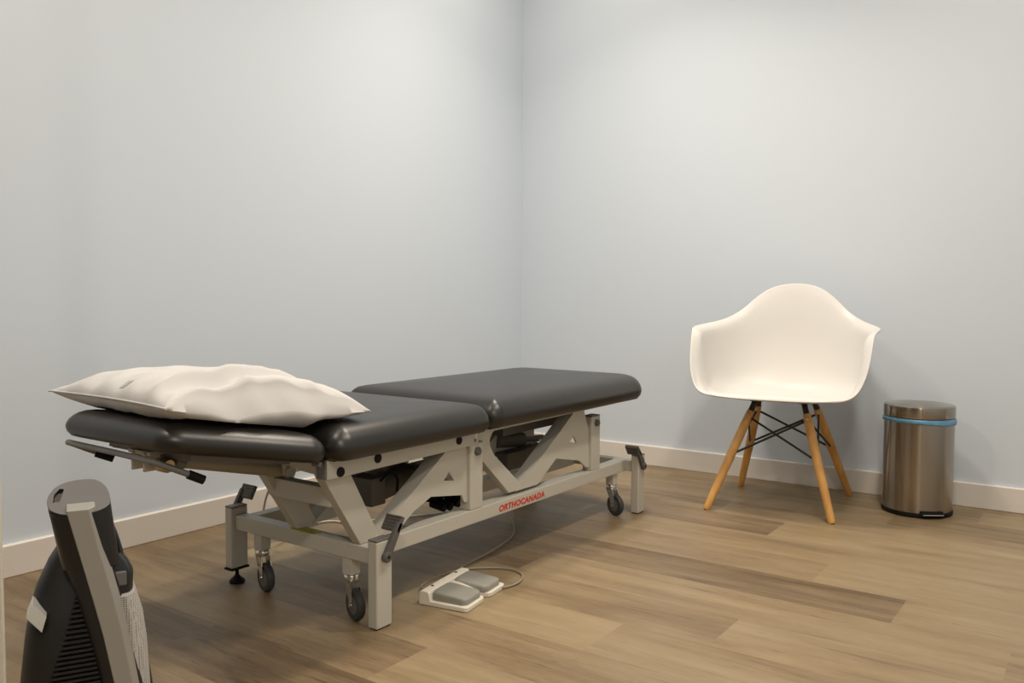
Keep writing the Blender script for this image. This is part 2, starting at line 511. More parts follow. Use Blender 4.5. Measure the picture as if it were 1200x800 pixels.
# uprights ---------------------------------------------------------
for (x0, y0) in ((1.004, -1.746), (1.004, -1.084), (.585, -1.746), (.585, -1.084)):
    bm = bmesh.new(); box(bm, x0, x0+.036, y0, y0+.058, .189, .372)
    up = P('upright', bm, M_frame, bevel=.003)
    bm = bmesh.new(); box(bm, x0+.0005, x0+.0355, y0+.0005, y0+.0575, .372, .376)
    P('upright_cap', bm, M_framecap, up, bevel=.0015)
    bm = bmesh.new()
    s = 1 if x0 > .8 else -1
    xf = x0+.036 if s > 0 else x0
    lathe(bm, [(.0125, 0), (.0125, .006), (.0105, .008), (.0100, .010)], 6, at((xf, y0+.030, .350), (s, 0, 0)))
    P('pivot_bolt', bm, M_pedal, up, smooth=30)
# axles between the uprights
for y in (-1.716, -1.054):
    bm = bmesh.new(); tube(bm, [(.621, y, .350), (1.004, y, .350)], .011, 14)
    P('axle', bm, M_framecap, smooth=40)

# lifting arms: a strut and a gusseted arm meeting at the bottom -----
def plate_with_hole(bm, outer, hole, x0, x1):
    """flat plate with a triangular hole, extruded along x"""
    layers = []
    for x in (x0, x1):
        o = [bm.verts.new((x, p[0], p[1])) for p in outer]
        h = [bm.verts.new((x, p[0], p[1])) for p in hole]
        edges = []
        for loop in (o, h):
            for i in range(len(loop)):
                edges.append(bm.edges.new((loop[i], loop[(i+1) % len(loop)])))
        bmesh.ops.triangle_fill(bm, edges=edges, use_beauty=True)
        layers.append((o, h))
    for a, b_ in zip(*layers):
        n = len(a)
        for i in range(n):
            bm.faces.new((a[i], a[(i+1) % n], b_[(i+1) % n], b_[i]))
strut1 = [(-2.268, .372), (-2.262, .400), (-2.200, .400), (-2.177, .358), (-2.080, .185), (-2.116, .185), (-2.116, .1895), (-2.150, .1895)]
arm1 = [(-2.104, .194), (-2.024, .194), (-1.965, .231), (-1.898, .256), (-1.770, .236), (-1.758, .214), (-1.742, .214), (-1.738, .350), (-1.758, .372), (-1.836, .367)]
strut2 = [(-1.742, .398), (-1.612, .404), (-1.612, .397), (-1.628, .388), (-1.640, .372), (-1.638, .352), (-1.620, .325), (-1.462, .199), (-1.545, .199), (-1.672, .312), (-1.742, .330)]
arm2 = [(-1.508, .199), (-1.396, .199), (-1.290, .263), (-1.148, .234), (-1.100, .203), (-1.082, .203), (-1.088, .330), (-1.120, .400), (-1.185, .398)]
def arms(dx, sets, thick=.030):
    for st, ar, hole in sets:
        bm = bmesh.new(); prism(bm, [(p[0], p[1]) for p in st], 1.03+dx-thick, 1.03+dx-.002, 'x'); P('strut', bm, M_frame, bevel=.002)
        bm = bmesh.new(); plate_with_hole(bm, ar, hole, 1.03+dx-.006, 1.03+dx)
        arm = P('lifting_arm', bm, M_frame, smooth=30)
        # flange along the upper edge
        a, b_ = Vector((0,)+ar[0]), Vector((0,)+ar[-1])
        bm = bmesh.new()
        d = (b_-a).normalized(); nn = Vector((0, -d.z, d.y))
        prism(bm, [(a.y, a.z), (b_.y, b_.z), (b_.y-nn.y*.005, b_.z-nn.z*.005), (a.y-nn.y*.005, a.z-nn.z*.005)], 1.03+dx-.045, 1.03+dx-.006, 'x')
        P('flange', bm, M_frame, arm)
arms(0, [(strut1, arm1, [(-1.847, .289), (-1.803, .282), (-1.825, .309)]), (strut2, arm2, [(-1.207, .304), (-1.165, .296), (-1.186, .322)])])
arms(-.222, [(strut1, arm1, [(-1.847, .289), (-1.803, .282), (-1.825, .309)]), (strut2, arm2, [(-1.207, .304), (-1.165, .296), (-1.186, .322)])])
# cross tube joining the two struts at the head end
bm = bmesh.new(); box(bm, .785, 1.003, -2.222, -2.190, .288, .333); P('strut_brace', bm, M_frame, bevel=.002)
bm = bmesh.new(); box(bm, .785, 1.003, -1.600, -1.570, .268, .308); P('strut_brace', bm, M_frame, bevel=.002)

# upper rails ------------------------------------------------------
for x0, x1, s in ((1.015, 1.047, 1), (.565, .597, -1)):
    bm = bmesh.new()
    prism(bm, [(-2.270, .366), (-2.200, .366), (-1.750, .370), (-1.750, .411), (-2.270, .411)], x0, x1, 'x')
    r_ = P('seat_rail', bm, M_frame, bevel=.002)
    for y, z in ((-2.231, .379), (-2.111, .392), (-1.804, .393)):
        bm = bmesh.new(); lathe(bm, [(.0115, 0), (.0115, .0025), (.009, .004)], 24, at(((x1 if s > 0 else x0), y, z), (s, 0, 0)))
        P('plug', bm, M_black, r_, smooth=40)
    bm = bmesh.new()
    prism(bm, [(-1.712, .398), (-.895, .404), (-.875, .414), (-.875, .420), (-1.712, .414)], x0, x1, 'x')
    P('leg_rail', bm, M_frame, bevel=.0015)
    bm = bmesh.new(); box(bm, x0+.004, x1-.004, -1.750, -1.712, .372, .411)
    hg = P('hinge_bracket', bm, M_frame, bevel=.002)
    bm = bmesh.new(); lathe(bm, [(.005, 0), (.005, .002)], 12, at(((x1-.004 if s > 0 else x0+.004), -1.728, .382), (s, 0, 0)))
    P('rivet', bm, M_framecap, hg)
    bm = bmesh.new(); box(bm, x0+.001, x1-.001, -2.275, -2.270, .367, .410)
    P('rail_end_shade', bm, M_framecap, r_, bevel=.001)  # rail's own end face, its shade put into dark grey
    bm = bmesh.new(); tube(bm, [(x0+.004, -2.286, .404), (x1-.004, -2.286, .404)], .006, 12)
    P('head_hinge', bm, M_framecap, smooth=40)
# curved gusset behind the head hinge and end rail under the head end of the seat
bm = bmesh.new()
poly = [(.86, .409), (1.015, .409), (1.015, .372)] + [(1.015-.155*math.sin(a)*1.0, .372+.034*(1-math.cos(a))) for a in [PI/2*i/8 for i in range(1, 9)]]
prism(bm, poly, -2.262, -2.256, 'y'); P('end_gusset', bm, M_frame)
bm = bmesh.new(); box(bm, .597, 1.015, -2.268, -2.240, .396, .411); P('end_rail', bm, M_frame, bevel=.002)
bm = bmesh.new(); box(bm, .597, 1.015, -.935, -.900, .396, .414); P('end_rail', bm, M_frame, bevel=.002)
# plywood underside boards
for y0, y1 in ((-2.265, -1.735), (-1.69, -.80)):
    bm = bmesh.new(); box(bm, .54, 1.065, y0, y1, .4095, .4135); P('cushion_board', bm, M_black)

# head section: frame, gas cylinder, release lever --------------------
def hp(x, s, h):            # s along the head section from its hinge, h above its underside
    return hinge @ Vector((x, -s, h))
bm = bmesh.new()
for x in (.66, .94):
    bar(bm, hp(x, -.0, -.008), hp(x, .26, -.008), .022, .014)
bar(bm, hp(.66, .25, -.008), hp(.94, .25, -.008), .02, .014)
P('head_frame', bm, M_framecap, bevel=.0015)
bm = bmesh.new(); tube(bm, [(.818, -2.478, .418), (.818, -2.215, .353)], .0175, 24); gs = P('gas_cylinder', bm, M_cyl, smooth=40)
bm = bmesh.new(); tube(bm, [(.818, -2.500, .4185), (.818, -2.478, .413)], .015, 20); tube(bm, [(.818, -2.545, .4295), (.818, -2.500, .4185)], .007, 12)
P('cylinder_rod', bm, M_framecap, gs, smooth=40)
bm = bmesh.new()
for x in (.792, .838):
    prism(bm, [(-2.235, .410), (-2.170, .410), (-2.185, .352), (-2.192, .337), (-2.210, .335), (-2.222, .345)], x, x+.006, 'x')
tube(bm, [(.786, -2.205, .350), (.850, -2.205, .350)], .014, 18)
P('cylinder_bracket', bm, M_frame, bevel=.001)
# release mechanism block
bm = bmesh.new()
for x in (.795, .838):
    box(bm, x, x+.007, -2.585, -2.535, .412, .452)
box(bm, .776, .857, -2.580, -2.545, .446, .455)
mech = P('release_clevis', bm, M_frame, bevel=.002)
bm = bmesh.new(); lathe(bm, [(.0135, -.018), (.0155, -.015), (.0155, .012), (.012, .018)], 16, at((.878, -2.560, .428), (1, 0, 0)))
P('brass_nut', bm, M_brass, mech, smooth=40)
lev = [(.640, -2.555, .424), (.630, -2.575, .432), (.612, -2.612, .452), (.618, -2.623, .4565), (.66, -2.622, .4555), (.80, -2.618, .4525), (.905, -2.616, .449), (.925, -2.610, .4455), (.945, -2.570, .425), (.955, -2.535, .407)]
bm = bmesh.new(); tube(bm, smooth_path(lev, 5), .0065, 12); lv = P('release_lever', bm, M_framecap, smooth=50)
for a, b_ in (((.634, -2.572, .428), (.652, -2.541, .413)), ((.9495, -2.553, .4160), (.959, -2.524, .4005))):
    bm = bmesh.new(); tube(bm, [a, b_], .0095, 14); P('lever_grip', bm, M_black, lv, smooth=40)

# lever under the leg section
bm = bmesh.new(); tube(bm, smooth_path([(.70, -.985, .345), (.80, -.990, .345), (.895, -.995, .342), (.925, -1.00, .336), (.975, -1.010, .321)], 5), .006, 12)
lv = P('release_lever', bm, M_framecap, smooth=50)
bm = bmesh.new(); tube(bm, [(.960, -1.007, .3255), (.990, -1.013, .3165)], .009, 14); P('lever_grip', bm, M_black, lv, smooth=40)

# drive: motor, gearbox, control box --------------------------------
bm = bmesh.new()
tube(bm, [(.86, -1.96, .255), (.86, -1.80, .275)], .036, 20)
box(bm, .80, .90, -1.985, -1.93, .225, .300)
box(bm, .79, .91, -1.83, -1.765, .232, .300)
mo = P('drive_motor', bm, M_dark, bevel=.004)
bm = bmesh.new(); box(bm, .80, .86, -1.765, -1.70, .208, .262); P('motor_plug', bm, M_black, mo, bevel=.003)
bm = bmesh.new(); tube(bm, [(.85, -1.80, .285), (.85, -1.58, .288)], .019, 18); P('drive_rod', bm, M_framecap, mo, smooth=40)
bm = bmesh.new()
tube(bm, smooth_path([(.90, -1.95, .29), (.93, -1.95, .315), (.94, -1.93, .30), (.95, -1.94, .275), (.93, -1.92, .262)], 6), .0035, 8)
P('motor_wire', bm, M_black, mo, smooth=50)
bm = bmesh.new()
tube(bm, [(.80, -1.31, .300), (.80, -1.155, .283)], .026, 24)
tube(bm, [(.80, -1.155, .283), (.80, -1.02, .270)], .012, 18)
box(bm, .775, .845, -1.20, -1.07, .215, .262)
box(bm, .80, .86, -1.32, -1.20, .205, .262)
mo = P('lift_actuator', bm, M_dark, bevel=.003)
bm = bmesh.new(); tube(bm, smooth_path([(.85, -1.17, .272), (.86, -1.13, .282), (.85, -1.10, .268), (.855, -1.09, .235), (.86, -1.14, .220)], 6), .003, 8)
P('actuator_wire', bm, M_chrome, mo, smooth=50)
bm = bmesh.new(); box(bm, .66, .77, -1.66, -1.42, .31, .375); P('control_box', bm, M_dark, bevel=.006)
bm = bmesh.new(); box(bm, .72, .90, -1.40, -.98, .335, .372); P('cross_tray', bm, M_dark, bevel=.003)
bm = bmesh.new()
box(bm, .865, .905, -1.76, -1.62, .196, .214)
for i, y in enumerate((-1.745, -1.715, -1.68, -1.648)):
    tube(bm, [(.90, y, .190), (.945, y+.004, .182 - .003*(i % 2))], .012, 12)
P('cable_connector', bm, M_black, smooth=40)
bm = bmesh.new()
box(bm, .775, .825, -1.600, -.838, .146, .186)
P('spine_beam', bm, M_frame, bevel=.003)

# ------------------------------------------------------------------ pillow
def make_pillow():
    bm = bmesh.new()
    A, B, C_, D = Vector((.502, -2.606, .559)), Vector((1.000, -2.632, .560)), Vector((1.065, -2.150, .510)), Vector((.530, -2.105, .535))
    n = 84
    top, bot = {}, {}
    for i in range(n+1):
        for j in range(n+1):
            s, t = i/n, j/n          # s across the table (wall -> near), t from the head end
            u, v = 2*s-1, 2*t-1
            q = A*(1-s)*(1-t) + B*s*(1-t) + C_*s*t + D*(1-s)*t
            # edges drawn in between the corners
            pin = .018
            q.x += -u*abs(u)*pin*(1-v*v)**1.0; q.y += -v*abs(v)*pin*(1-u*u)
            eu = max(0, 1-abs(u)**3.0)**(.42 if u > 0 else .55)
            ev = max(0, 1-abs(v)**2.6)**.55
            e = eu*ev
            # the near seam rides up over a full, outward bulging lower face
            hump = math.sin(PI*t)**.8 if 0 < t < 1 else 0
            if u > 0:
                q.z += (.031*hump - .013*math.exp(-((t-.30)/.09)**2) + .006*math.exp(-((t-.55)/.12)**2))*u**2
                q.x -= .040*hump*u**3
            puff = .068*e
            wr = noise.noise(Vector((s*5.0, t*5.0, 1.7)))*.0045 + noise.noise(Vector((s*11+t*5, t*9-s*4, 4.2)))*.0035
            edge = 1-min(1, 6*min(s, 1-s, t, 1-t))
            # pulls running in from the seams
            wr += edge*.004*math.sin(t*34 + 3*noise.noise(Vector((t*4, 0, 0))))*(abs(u) > abs(v)) + edge*.004*math.sin(s*30+2)*(abs(v) >= abs(u))
            # a fold of spare cloth along the near side
            fc = .80 + .05*math.sin(t*6.0) - .10*t
            fold = math.exp(-((s-fc)/.026)**2)*.014*min(1, t*6)*min(1, (1-t)*4)
            fold -= math.exp(-((s-fc-.080)/.045)**2)*.020*min(1, t*5)*min(1, (1-t)*4)
            dz = puff + (wr + fold)*min(1, e*2.2)
            tp = q + Vector((0, 0, dz))
            low = -(.060 + (.050*hump*u*u if u > 0 else 0))*e + wr*.5*min(1, e*2)
            bt = q + Vector((0, 0, low))
            if u > 0: bt.x += (.060*hump + .02*hump*noise.noise(Vector((t*7, 2.2, 0))))*u*u*max(0, 4*eu*(1-eu))**.8
            # cloth settles on the cushions
            if bt.y < -2.292:
                sh = (-2.292 - bt.y); surf = .409 + .0715/math.cos(.183) + sh*math.tan(math.radians(10.5)) - max(0, sh-.285)*1.1
            else:
                surf = .4995
            inside = .55 + max(0, -2.40-bt.y)*.45 < bt.x < 1.06 - max(0, -2.40-bt.y)*.3
            bt.z = max(bt.z, surf + .001 if inside else surf - .012)
            if tp.z < bt.z + .002*min(1, e*50): tp.z = bt.z + .002*min(1, e*50)
            top[i, j] = bm.verts.new(tp)
            bot[i, j] = top[i, j] if i in (0, n) or j in (0, n) else bm.verts.new(bt)
    for i in range(n):
        for j in range(n):
            bm.faces.new((top[i, j], top[i+1, j], top[i+1, j+1], top[i, j+1]))
            f = (bot[i, j], bot[i, j+1], bot[i+1, j+1], bot[i+1, j])
            bm.faces.new(f)
    cp = {k: v.co.copy() for k, v in top.items()}
    return bm, cp, n
pw = thing('pillow', 'plump pillow in a white cotton case lying on the head cushion of the table', 'pillow', (.78, -2.38, .5))
bm, cp, n = make_pillow()
off = Matrix.Translation((-.78, 2.38, -.5))
bm.transform(off)
pc = obj('pillowcase', bm, M_linen, pw, smooth=80)
# stitched hem along the open end
bm = bmesh.new()
tube(bm, [off @ (cp[i, 0] + Vector((0, 0, .001))) for i in range(0, n+1, 2)], .0022, 8)
obj('hem', bm, M_linen, pw, smooth=60)
# small faded laundry print near the open end
bm = bmesh.new()
G = {}
for a in range(5):
    for c in range(3):
        i, j = 43 + a, 3 + c*2
        G[a, c] = bm.verts.new(off @ (cp[i, j] + Vector((0, 0, .0012))))
for a in range(4):
    for c in range(2):
        bm.faces.new((G[a, c], G[a+1, c], G[a+1, c+1], G[a, c+1]))
po = obj('laundry_print', bm, M_print, pw, smooth=60); po['label'] = 'small faded grey print'

# ------------------------------------------------------------------ foot switch
FS = thing('foot_switch', 'cream foot switch with two grey pedals on the floor beside the table', 'foot switch', (1.056, -1.976, 0), math.radians(9))
# local: y along the ridge, x towards the pedals
bm = bmesh.new()
def fs_outline():
    pts = [(0, .0), (.128, .0)]
    pts += [(.128+.012*math.sin(a), .012-.012*math.cos(a)) for a in [PI/2*i/5 for i in range(1, 6)]]
    pts += [(.140, .085), (.134, .097), (.120, .101), (.108, .106), (.108, .112), (.120, .117), (.134, .121), (.140, .133), (.140, .198)]
    pts += [(.128+.012*math.cos(a), .198+.012*math.sin(a)) for a in [PI/2*i/5 for i in range(1, 6)]]
    pts += [(0, .210)]
    return pts
prism(bm, fs_outline(), 0, .013, 'z')
base = obj('switch_base', bm, M_pedbase, FS, bevel=.003)
bm = bmesh.new()
prism(bm, [(0, .010), (.026, .010), (.034, .012), (.030, .032), (.024, .036), (.006, .036), (0, .031)], 0.0, .210, 'y')
obj('ridge', bm, M_pedbase, base, bevel=.003)
bm = bmesh.new()
prism(bm, [(.026, .012), (.106, .012), (.100, .022), (.060, .031), (.026, .034)], .101, .115, 'y')
obj('divider', bm, M_pedbase, base, bevel=.003)
for y0 in (.012, .118):
    bm = bmesh.new()
    R = [(.031, y0-.003), (.132, y0-.003), (.132, y0+.083), (.031, y0+.083)]
    rings = []
    for ins, z0, z1 in ((.001, .012, .012), (0, .020, .026), (.001, .026, .033), (.004, .029, .036), (.012, .030, .0375)):
        pts = rounded_poly(R, [.016]*4, ins, 6)
        rings.append([bm.verts.new((p.x, p.y, z0 + (z1-z0)*(1-(p.x-.034)/.094))) for p in pts])
    for a, b_ in zip(rings, rings[1:]):
        for k in range(len(a)):
            bm.faces.new((a[k], a[(k+1) % len(a)], b_[(k+1) % len(a)], b_[k]))
    bm.faces.new(rings[-1]); bm.faces.new(rings[0][::-1])
    obj('foot_pedal', bm, M_pedgrey, FS, smooth=50)
for y in (.045, .165):
    bm = bmesh.new(); lathe(bm, [(.0042, 0), (.0040, .0012)], 14, Matrix.Translation((.013, y, .036)))
    obj('screw_hole', bm, M_black, base)
bm = bmesh.new()
inv = (Matrix.Translation((1.056, -1.976, 0)) @ Matrix.Rotation(math.radians(9), 4, 'Z')).inverted()
path = [(.745, -1.07, .10), (.748, -1.12, .012), (.78, -1.18, .0045), (.86, -1.28, .0045), (.905, -1.36, .0045), (.93, -1.45, .0045), (.945, -1.53, .0045), (.955, -1.61, .0045), (.965, -1.68, .0045), (.985, -1.735, .0045),
        (1.005, -1.768, .010), (1.012, -1.79, .016)]
tube(bm, [inv @ q for q in smooth_path(path, 8)], .0026, 10)
loop = [(1.165, -1.765, .006), (1.172, -1.735, .0045), (1.170, -1.690, .0045), (1.140, -1.640, .0045), (1.085, -1.625, .0045), (1.03, -1.655, .0045), (.985, -1.71, .0065), (.965, -1.77, .0045), (.97, -1.84, .0045), (.99, -1.89, .010), (1.02, -1.92, .018), (1.04, -1.925, .022)]
tube(bm, [inv @ q for q in smooth_path(loop, 8)], .0026, 10)
obj('cable', bm, M_cable, FS, smooth=60)

# power cord of the table: hangs down behind the frame, then lies on the floor
bm = bmesh.new()
cord = [(.70, -1.93, .290), (.60, -1.955, .285), (.50, -1.965, .245), (.452, -1.968, .180), (.42, -1.95, .090), (.37, -1.86, .018), (.31, -1.72, .0045), (.275, -1.62, .0045), (.30, -1.565, .0045), (.36, -1.545, .0045), (.405, -1.47, .0045), (.46, -1.38, .0045), (.53, -1.25, .0045), (.60, -1.05, .0045), (.63, -.80, .0045), (.60, -.70, .0045), (.54, -.72, .0045)]
tube(bm, smooth_path(cord, 8), .0035, 10)
P('power_cord', bm, M_cord, smooth=60)

# ------------------------------------------------------------------ chair
CH = thing('shell_chair', 'white moulded shell armchair with angled beech legs near the wall', 'chair', (1.454, -.366, 0), math.radians(9))
# local: x to the viewer's right, y = back, f (front) = -y
half = [(0, .288, .418), (.12, .287, .419), (.215, .274, .426), (.272, .246, .450), (.303, .208, .515), (.316, .166, .590), (.322, .125, .648),
        (.334, .06, .663), (.332, -.02, .668), (.305, -.100, .676), (.258, -.168, .692), (.203, -.215, .728), (.150, -.243, .780), (.098, -.262, .817), (.048, -.272, .832), (0, -.276, .836)]
flare = [0, 0, .05, .12, .3, .6, .95, 1, 1, .95, .7, .4, .2, .08, 0, 0]
front = [1, 1, .9, .55, .2, .05, 0, 0, 0, 0, 0, 0, 0, 0, 0, 0]
full = [(p[0], p[1], p[2], flare[i], front[i]) for i, p in enumerate(half)] + [(-half[i][0], half[i][1], half[i][2], flare[i], front[i]) for i in range(len(half)-2, 0, -1)]
def spl(vals, n):
    N_ = len(vals); out = []
    for i in range(N_):
        a, b_, c, d = vals[i-1], vals[i], vals[(i+1) % N_], vals[(i+2) % N_]
        for k in range(n):
            t = k/n
            out.append([.5*((2*b1) + (c1-a1)*t + (2*a1-5*b1+4*c1-d1)*t*t + (3*b1-a1-3*c1+d1)*t**3) for a1, b1, c1, d1 in zip(a, b_, c, d)])
    return out
rim = spl(full, 4)
bm = bmesh.new()
Z0 = .395
S = Vector((0, -.0, Z0))
cv = bm.verts.new((0, 0, Z0))
rings = []; NT = 20
for (x, f, z, fl_, fr) in rim:
    R = Vector((x, -f))
    dz = z - Z0
    # radial profile: (fraction of the radius, height)
    bowl = [(0, 0), (.25, .0), (.48, .004), (.66, .024), (.785, .10*dz*2.2), (.86, .46*dz), (.905, .72*dz), (.955, .90*dz), (1, dz)]
    arm_ = [(0, 0), (.25, .0), (.48, .002), (.68, .016), (.815, .20*dz), (.862, .48*dz), (.882, .74*dz), (.905, .93*dz), (1, dz)]
    seat = [(0, 0), (.25, .0), (.48, .006), (.62, .014), (.74, .024), (.85, .033), (.93, .036), (.98, .032), (1, dz)]
    prof = []
    for b1, a1, s1 in zip(bowl, arm_, seat):
        q = [b1[k]*(1-fl_) + a1[k]*fl_ for k in (0, 1)]
        prof.append(Vector((q[0]*(1-fr) + s1[0]*fr, q[1]*(1-fr) + s1[1]*fr, 0)))
    sp = smooth_path(prof, 5)
    rings.append([bm.verts.new((R.x*q.x, R.y*q.x, Z0 + q.y)) for q in sp[1:]])
n_ = len(rings); m_ = len(rings[0])
for i in range(n_):
    a, b_ = rings[i], rings[(i+1) % n_]
    bm.faces.new((cv, a[0], b_[0]))
    for k in range(m_-1):
        bm.faces.new((a[k], a[k+1], b_[k+1], b_[k]))
sh = obj('seat_shell', bm, M_shell, CH, smooth=180)
md = sh.modifiers.new('smooth', 'SMOOTH'); md.factor = .5; md.iterations = 4
md = sh.modifiers.new('thick', 'SOLIDIFY'); md.thickness = .006; md.offset = 0
md = sh.modifiers.new('sub', 'SUBSURF'); md.levels = 1; md.render_levels = 1
ang = math.radians(9); ca, sa = math.cos(ang), math.sin(ang)
def chl(wx, wy):            # room -> chair-local
    dx, dy = wx-1.454, wy+.366
    return (dx*ca + dy*sa, -dx*sa + dy*ca)
feet = [chl(1.265, -.632), chl(1.695, -.566), chl(1.226, -.178), chl(1.634, -.084)]
tops = [(-.086, -.085), (.086, -.085), (-.098, .075), (.098, .075)]
LG = []
for (fx, fy), (tx, ty) in zip(feet, tops):
    a, b_ = Vector((fx, fy, 0)), Vector((tx, ty, .395))
    d = b_ - a
    at_ = lambda t: a + d*t
    bm = bmesh.new()
    tube(bm, [at_(t) for t in (0, .012, .03, .5, .75, .90)], [.0105, .0125, .0130, .0165, .0165, .0135], 20)
    lg = obj('leg', bm, M_wood, CH, smooth=50)
    bm = bmesh.new()
    tube(bm, [at_(.885), at_(.93), at_(1.0)], [.0115, .0105, .0105], 14)
    box(bm, -.016, .016, -.016, .016, -.003, .001, Matrix.Translation(at_(1.0)))
    obj('leg_bracket', bm, M_rod, lg, smooth=40)
    bm = bmesh.new(); lathe(bm, [(.006, 0), (.005, .0025)], 12, at(at_(.86) + Vector((0, -.0145, 0)), (0, -1, 0))); obj('leg_screw', bm, M_chrome, lg, smooth=40)
    LG.append((a, d))
def on(i, t): return LG[i][0] + LG[i][1]*t
bm = bmesh.new()
for i, j in ((0, 1), (1, 3), (3, 2), (2, 0)):
    tube(bm, [on(i, .85), on(j, .50)], .0042, 8); tube(bm, [on(j, .85), on(i, .50)], .0042, 8)
obj('wire_brace', bm, M_rod, CH, smooth=50)

# ------------------------------------------------------------------ pedal bin and its liner
BX, BY = 1.895, -.192
BIN = thing('pedal_bin', 'brushed steel pedal bin with round lid beside the white chair', 'trash can', (BX, BY, 0))
bm = bmesh.new(); lathe(bm, [(.1165, .012), (.1165, .020), (.1175, .020), (.1175, .340), (.1170, .346), (.112, .346), (.112, .020)], 96, cap=False)
obj('bin_body', bm, M_steel, BIN, smooth=40)
bm = bmesh.new(); lathe(bm, [(.114, 0), (.1185, .003), (.1195, .012), (.1180, .017), (.1, .017)], 64); obj('bin_base', bm, M_black, BIN, smooth=40)
bm = bmesh.new(); lathe(bm, [(.1130, .352), (.1185, .352), (.1195, .356), (.1195, .384), (.1185, .390), (.114, .3935), (.105, .395), (.06, .3985), (.02, .3995), (.002, .3998)], 96); obj('bin_lid', bm, M_steel, BIN, smooth=30)
d = Vector((.30, -.95, 0)).normalized(); s = Vector((-d.y, d.x, 0))
pa = math.atan2(d.y, d.x) + math.radians(17)
Mp = Matrix.Rotation(pa, 4, 'Z')
bm = bmesh.new(); box(bm, .105, .1210, -.040, .040, .004, .027, Mp); ph = obj('pedal_recess', bm, M_black, BIN, bevel=.003)
bm = bmesh.new(); box(bm, .110, .132, -.036, .036, .014, .0175, Mp); ft = obj('foot_pedal', bm, M_chrome, BIN, bevel=.0015)
bm = bmesh.new(); box(bm, -.128, -.112, -.03, .03, .335, .378, Matrix.Rotation(math.atan2(d.y, d.x), 4, 'Z')); obj('lid_hinge', bm, M_black, BIN, bevel=.003)
# liner
bm = bmesh.new()
seg = 120; rings = []
for (r, z, w) in ((.1085, .30, 0), (.1095, .345, .0), (.112, .3495, .0006), (.1185, .3485, .001), (.1210, .3445, .0016), (.1210, .340, .002), (.1203, .334, .0026)):
    rg = []
    for k in range(seg):
        a = 2*PI*k/seg
        nz = noise.noise(Vector((math.cos(a)*13, math.sin(a)*13, z*60)))
        side = max(0, math.cos(a+.25))**2 if z < .345 else 0      # more of the bag shows on one side
        n2 = noise.noise(Vector((math.cos(a)*2.2, math.sin(a)*2.2, 3)))
        zz = z - .007*side + (.004*n2 + .003*nz if w > .001 else 0) * (1 if z < .345 else .3)
        rr_ = r + w*nz*2.2
        rg.append(bm.verts.new((rr_*math.cos(a), rr_*math.sin(a), zz)))
    rings.append(rg)
for a, b_ in zip(rings, rings[1:]):
    for k in range(seg):
        bm.faces.new((a[k], a[(k+1) % seg], b_[(k+1) % seg], b_[k]))
li = obj('bin_liner', bm, M_liner, smooth=60); li.location = (BX, BY, 0)
md = li.modifiers.new('film', 'SOLIDIFY'); md.thickness = .0006
tag(li, 'blue plastic bag folded over the rim of the steel bin', 'bin liner')

# ------------------------------------------------------------------ vacuum cleaner in the near left corner
VC = thing('vacuum_cleaner', 'black and silver upright vacuum cleaner in the near left foreground', 'vacuum cleaner', (1.322, -2.962, 0), 1.08506)
# local: x right, y away, z up
def loft(bm, rings):
    R = [[bm.verts.new(p) for p in r] for r in rings]
    for a, b_ in zip(R, R[1:]):
        for k in range(len(a)):
            bm.faces.new((a[k], a[(k+1) % len(a)], b_[(k+1) % len(a)], b_[k]))
    bm.faces.new(R[0][::-1]); bm.faces.new(R[-1])
def sect(x0, x1, y0, y1, z, p=2.6, n=24, tilt=0):
    """rounded cross-section between x0..x1, y0..y1"""
    cx, cy, ax, ay = (x0+x1)/2, (y0+y1)/2, (x1-x0)/2, (y1-y0)/2
    out = []
    for k in range(n):
        a = 2*PI*k/n; c, s_ = math.cos(a), math.sin(a)
        x = cx + ax*math.copysign(abs(c)**(2/p), c); y = cy + ay*math.copysign(abs(s_)**(2/p), s_)
        out.append((x, y, z + tilt*(y-cy)))
    return out
# bag housing
bm = bmesh.new()
prof = [(-.078, .080, .03), (-.092, .088, .10), (-.090, .085, .20), (-.084, .078, .256), (-.079, .066, .301), (-.072, .052, .342), (-.064, .040, .370), (-.048, .026, .405), (-.033, .016, .428), (-.022, .004, .440)]
loft(bm, [sect(a, b_, -.004 + .03*max(0, (z-.3)/.14), .105 - .02*max(0, (z-.3)/.14), z, 2.8, 28) for a, b_, z in prof])
body = obj('bag_housing', bm, M_vacblk, VC, smooth=50)
# ribbed vent on the front of the housing
bm = bmesh.new()
lx = lambda z: -.011 + (z-.382)*(.039/.133) if z > .2 else -.064
rxx = lambda z: -.009 + (.382-z)*.176
z = .236
while z < .376:
    bar(bm, (lx(z)+.002, -.006+.02*max(0, (z-.3)/.14), z), (rxx(z)-.001, -.006+.02*max(0, (z-.3)/.14), z), .010, .0032)
    z += .0068
obj('vent_ribs', bm, M_vacblk, body)
# white label wrapped round the shoulder
bm = bmesh.new()
prism(bm, [(-.0665, .364), (-.0495, .343), (-.0555, .322), (-.0740, .345)], -.0065, .03, 'y')
lb = obj('paper_label', bm, M_label, body, bevel=.001); lb['label'] = 'blank white paper label'
# handle column, black, leaning back
cen = [(-.026, .492), (-.018, .450), (-.008, .410), (.002, .370), (.014, .315), (.028, .245), (.040, .16), (.050, .05)]
bm = bmesh.new()
rings = []
for i, (x, z) in enumerate(cen):
    w0 = .019 if i < 3 else .019 - .001*i
    rings.append(sect(x-w0, x+.040, -.024, .030, z, 3.0, 28, .42 if i == 0 else 0))
loft(bm, rings[::-1])
hc = obj('handle_column', bm, M_vacblk, VC, smooth=50)
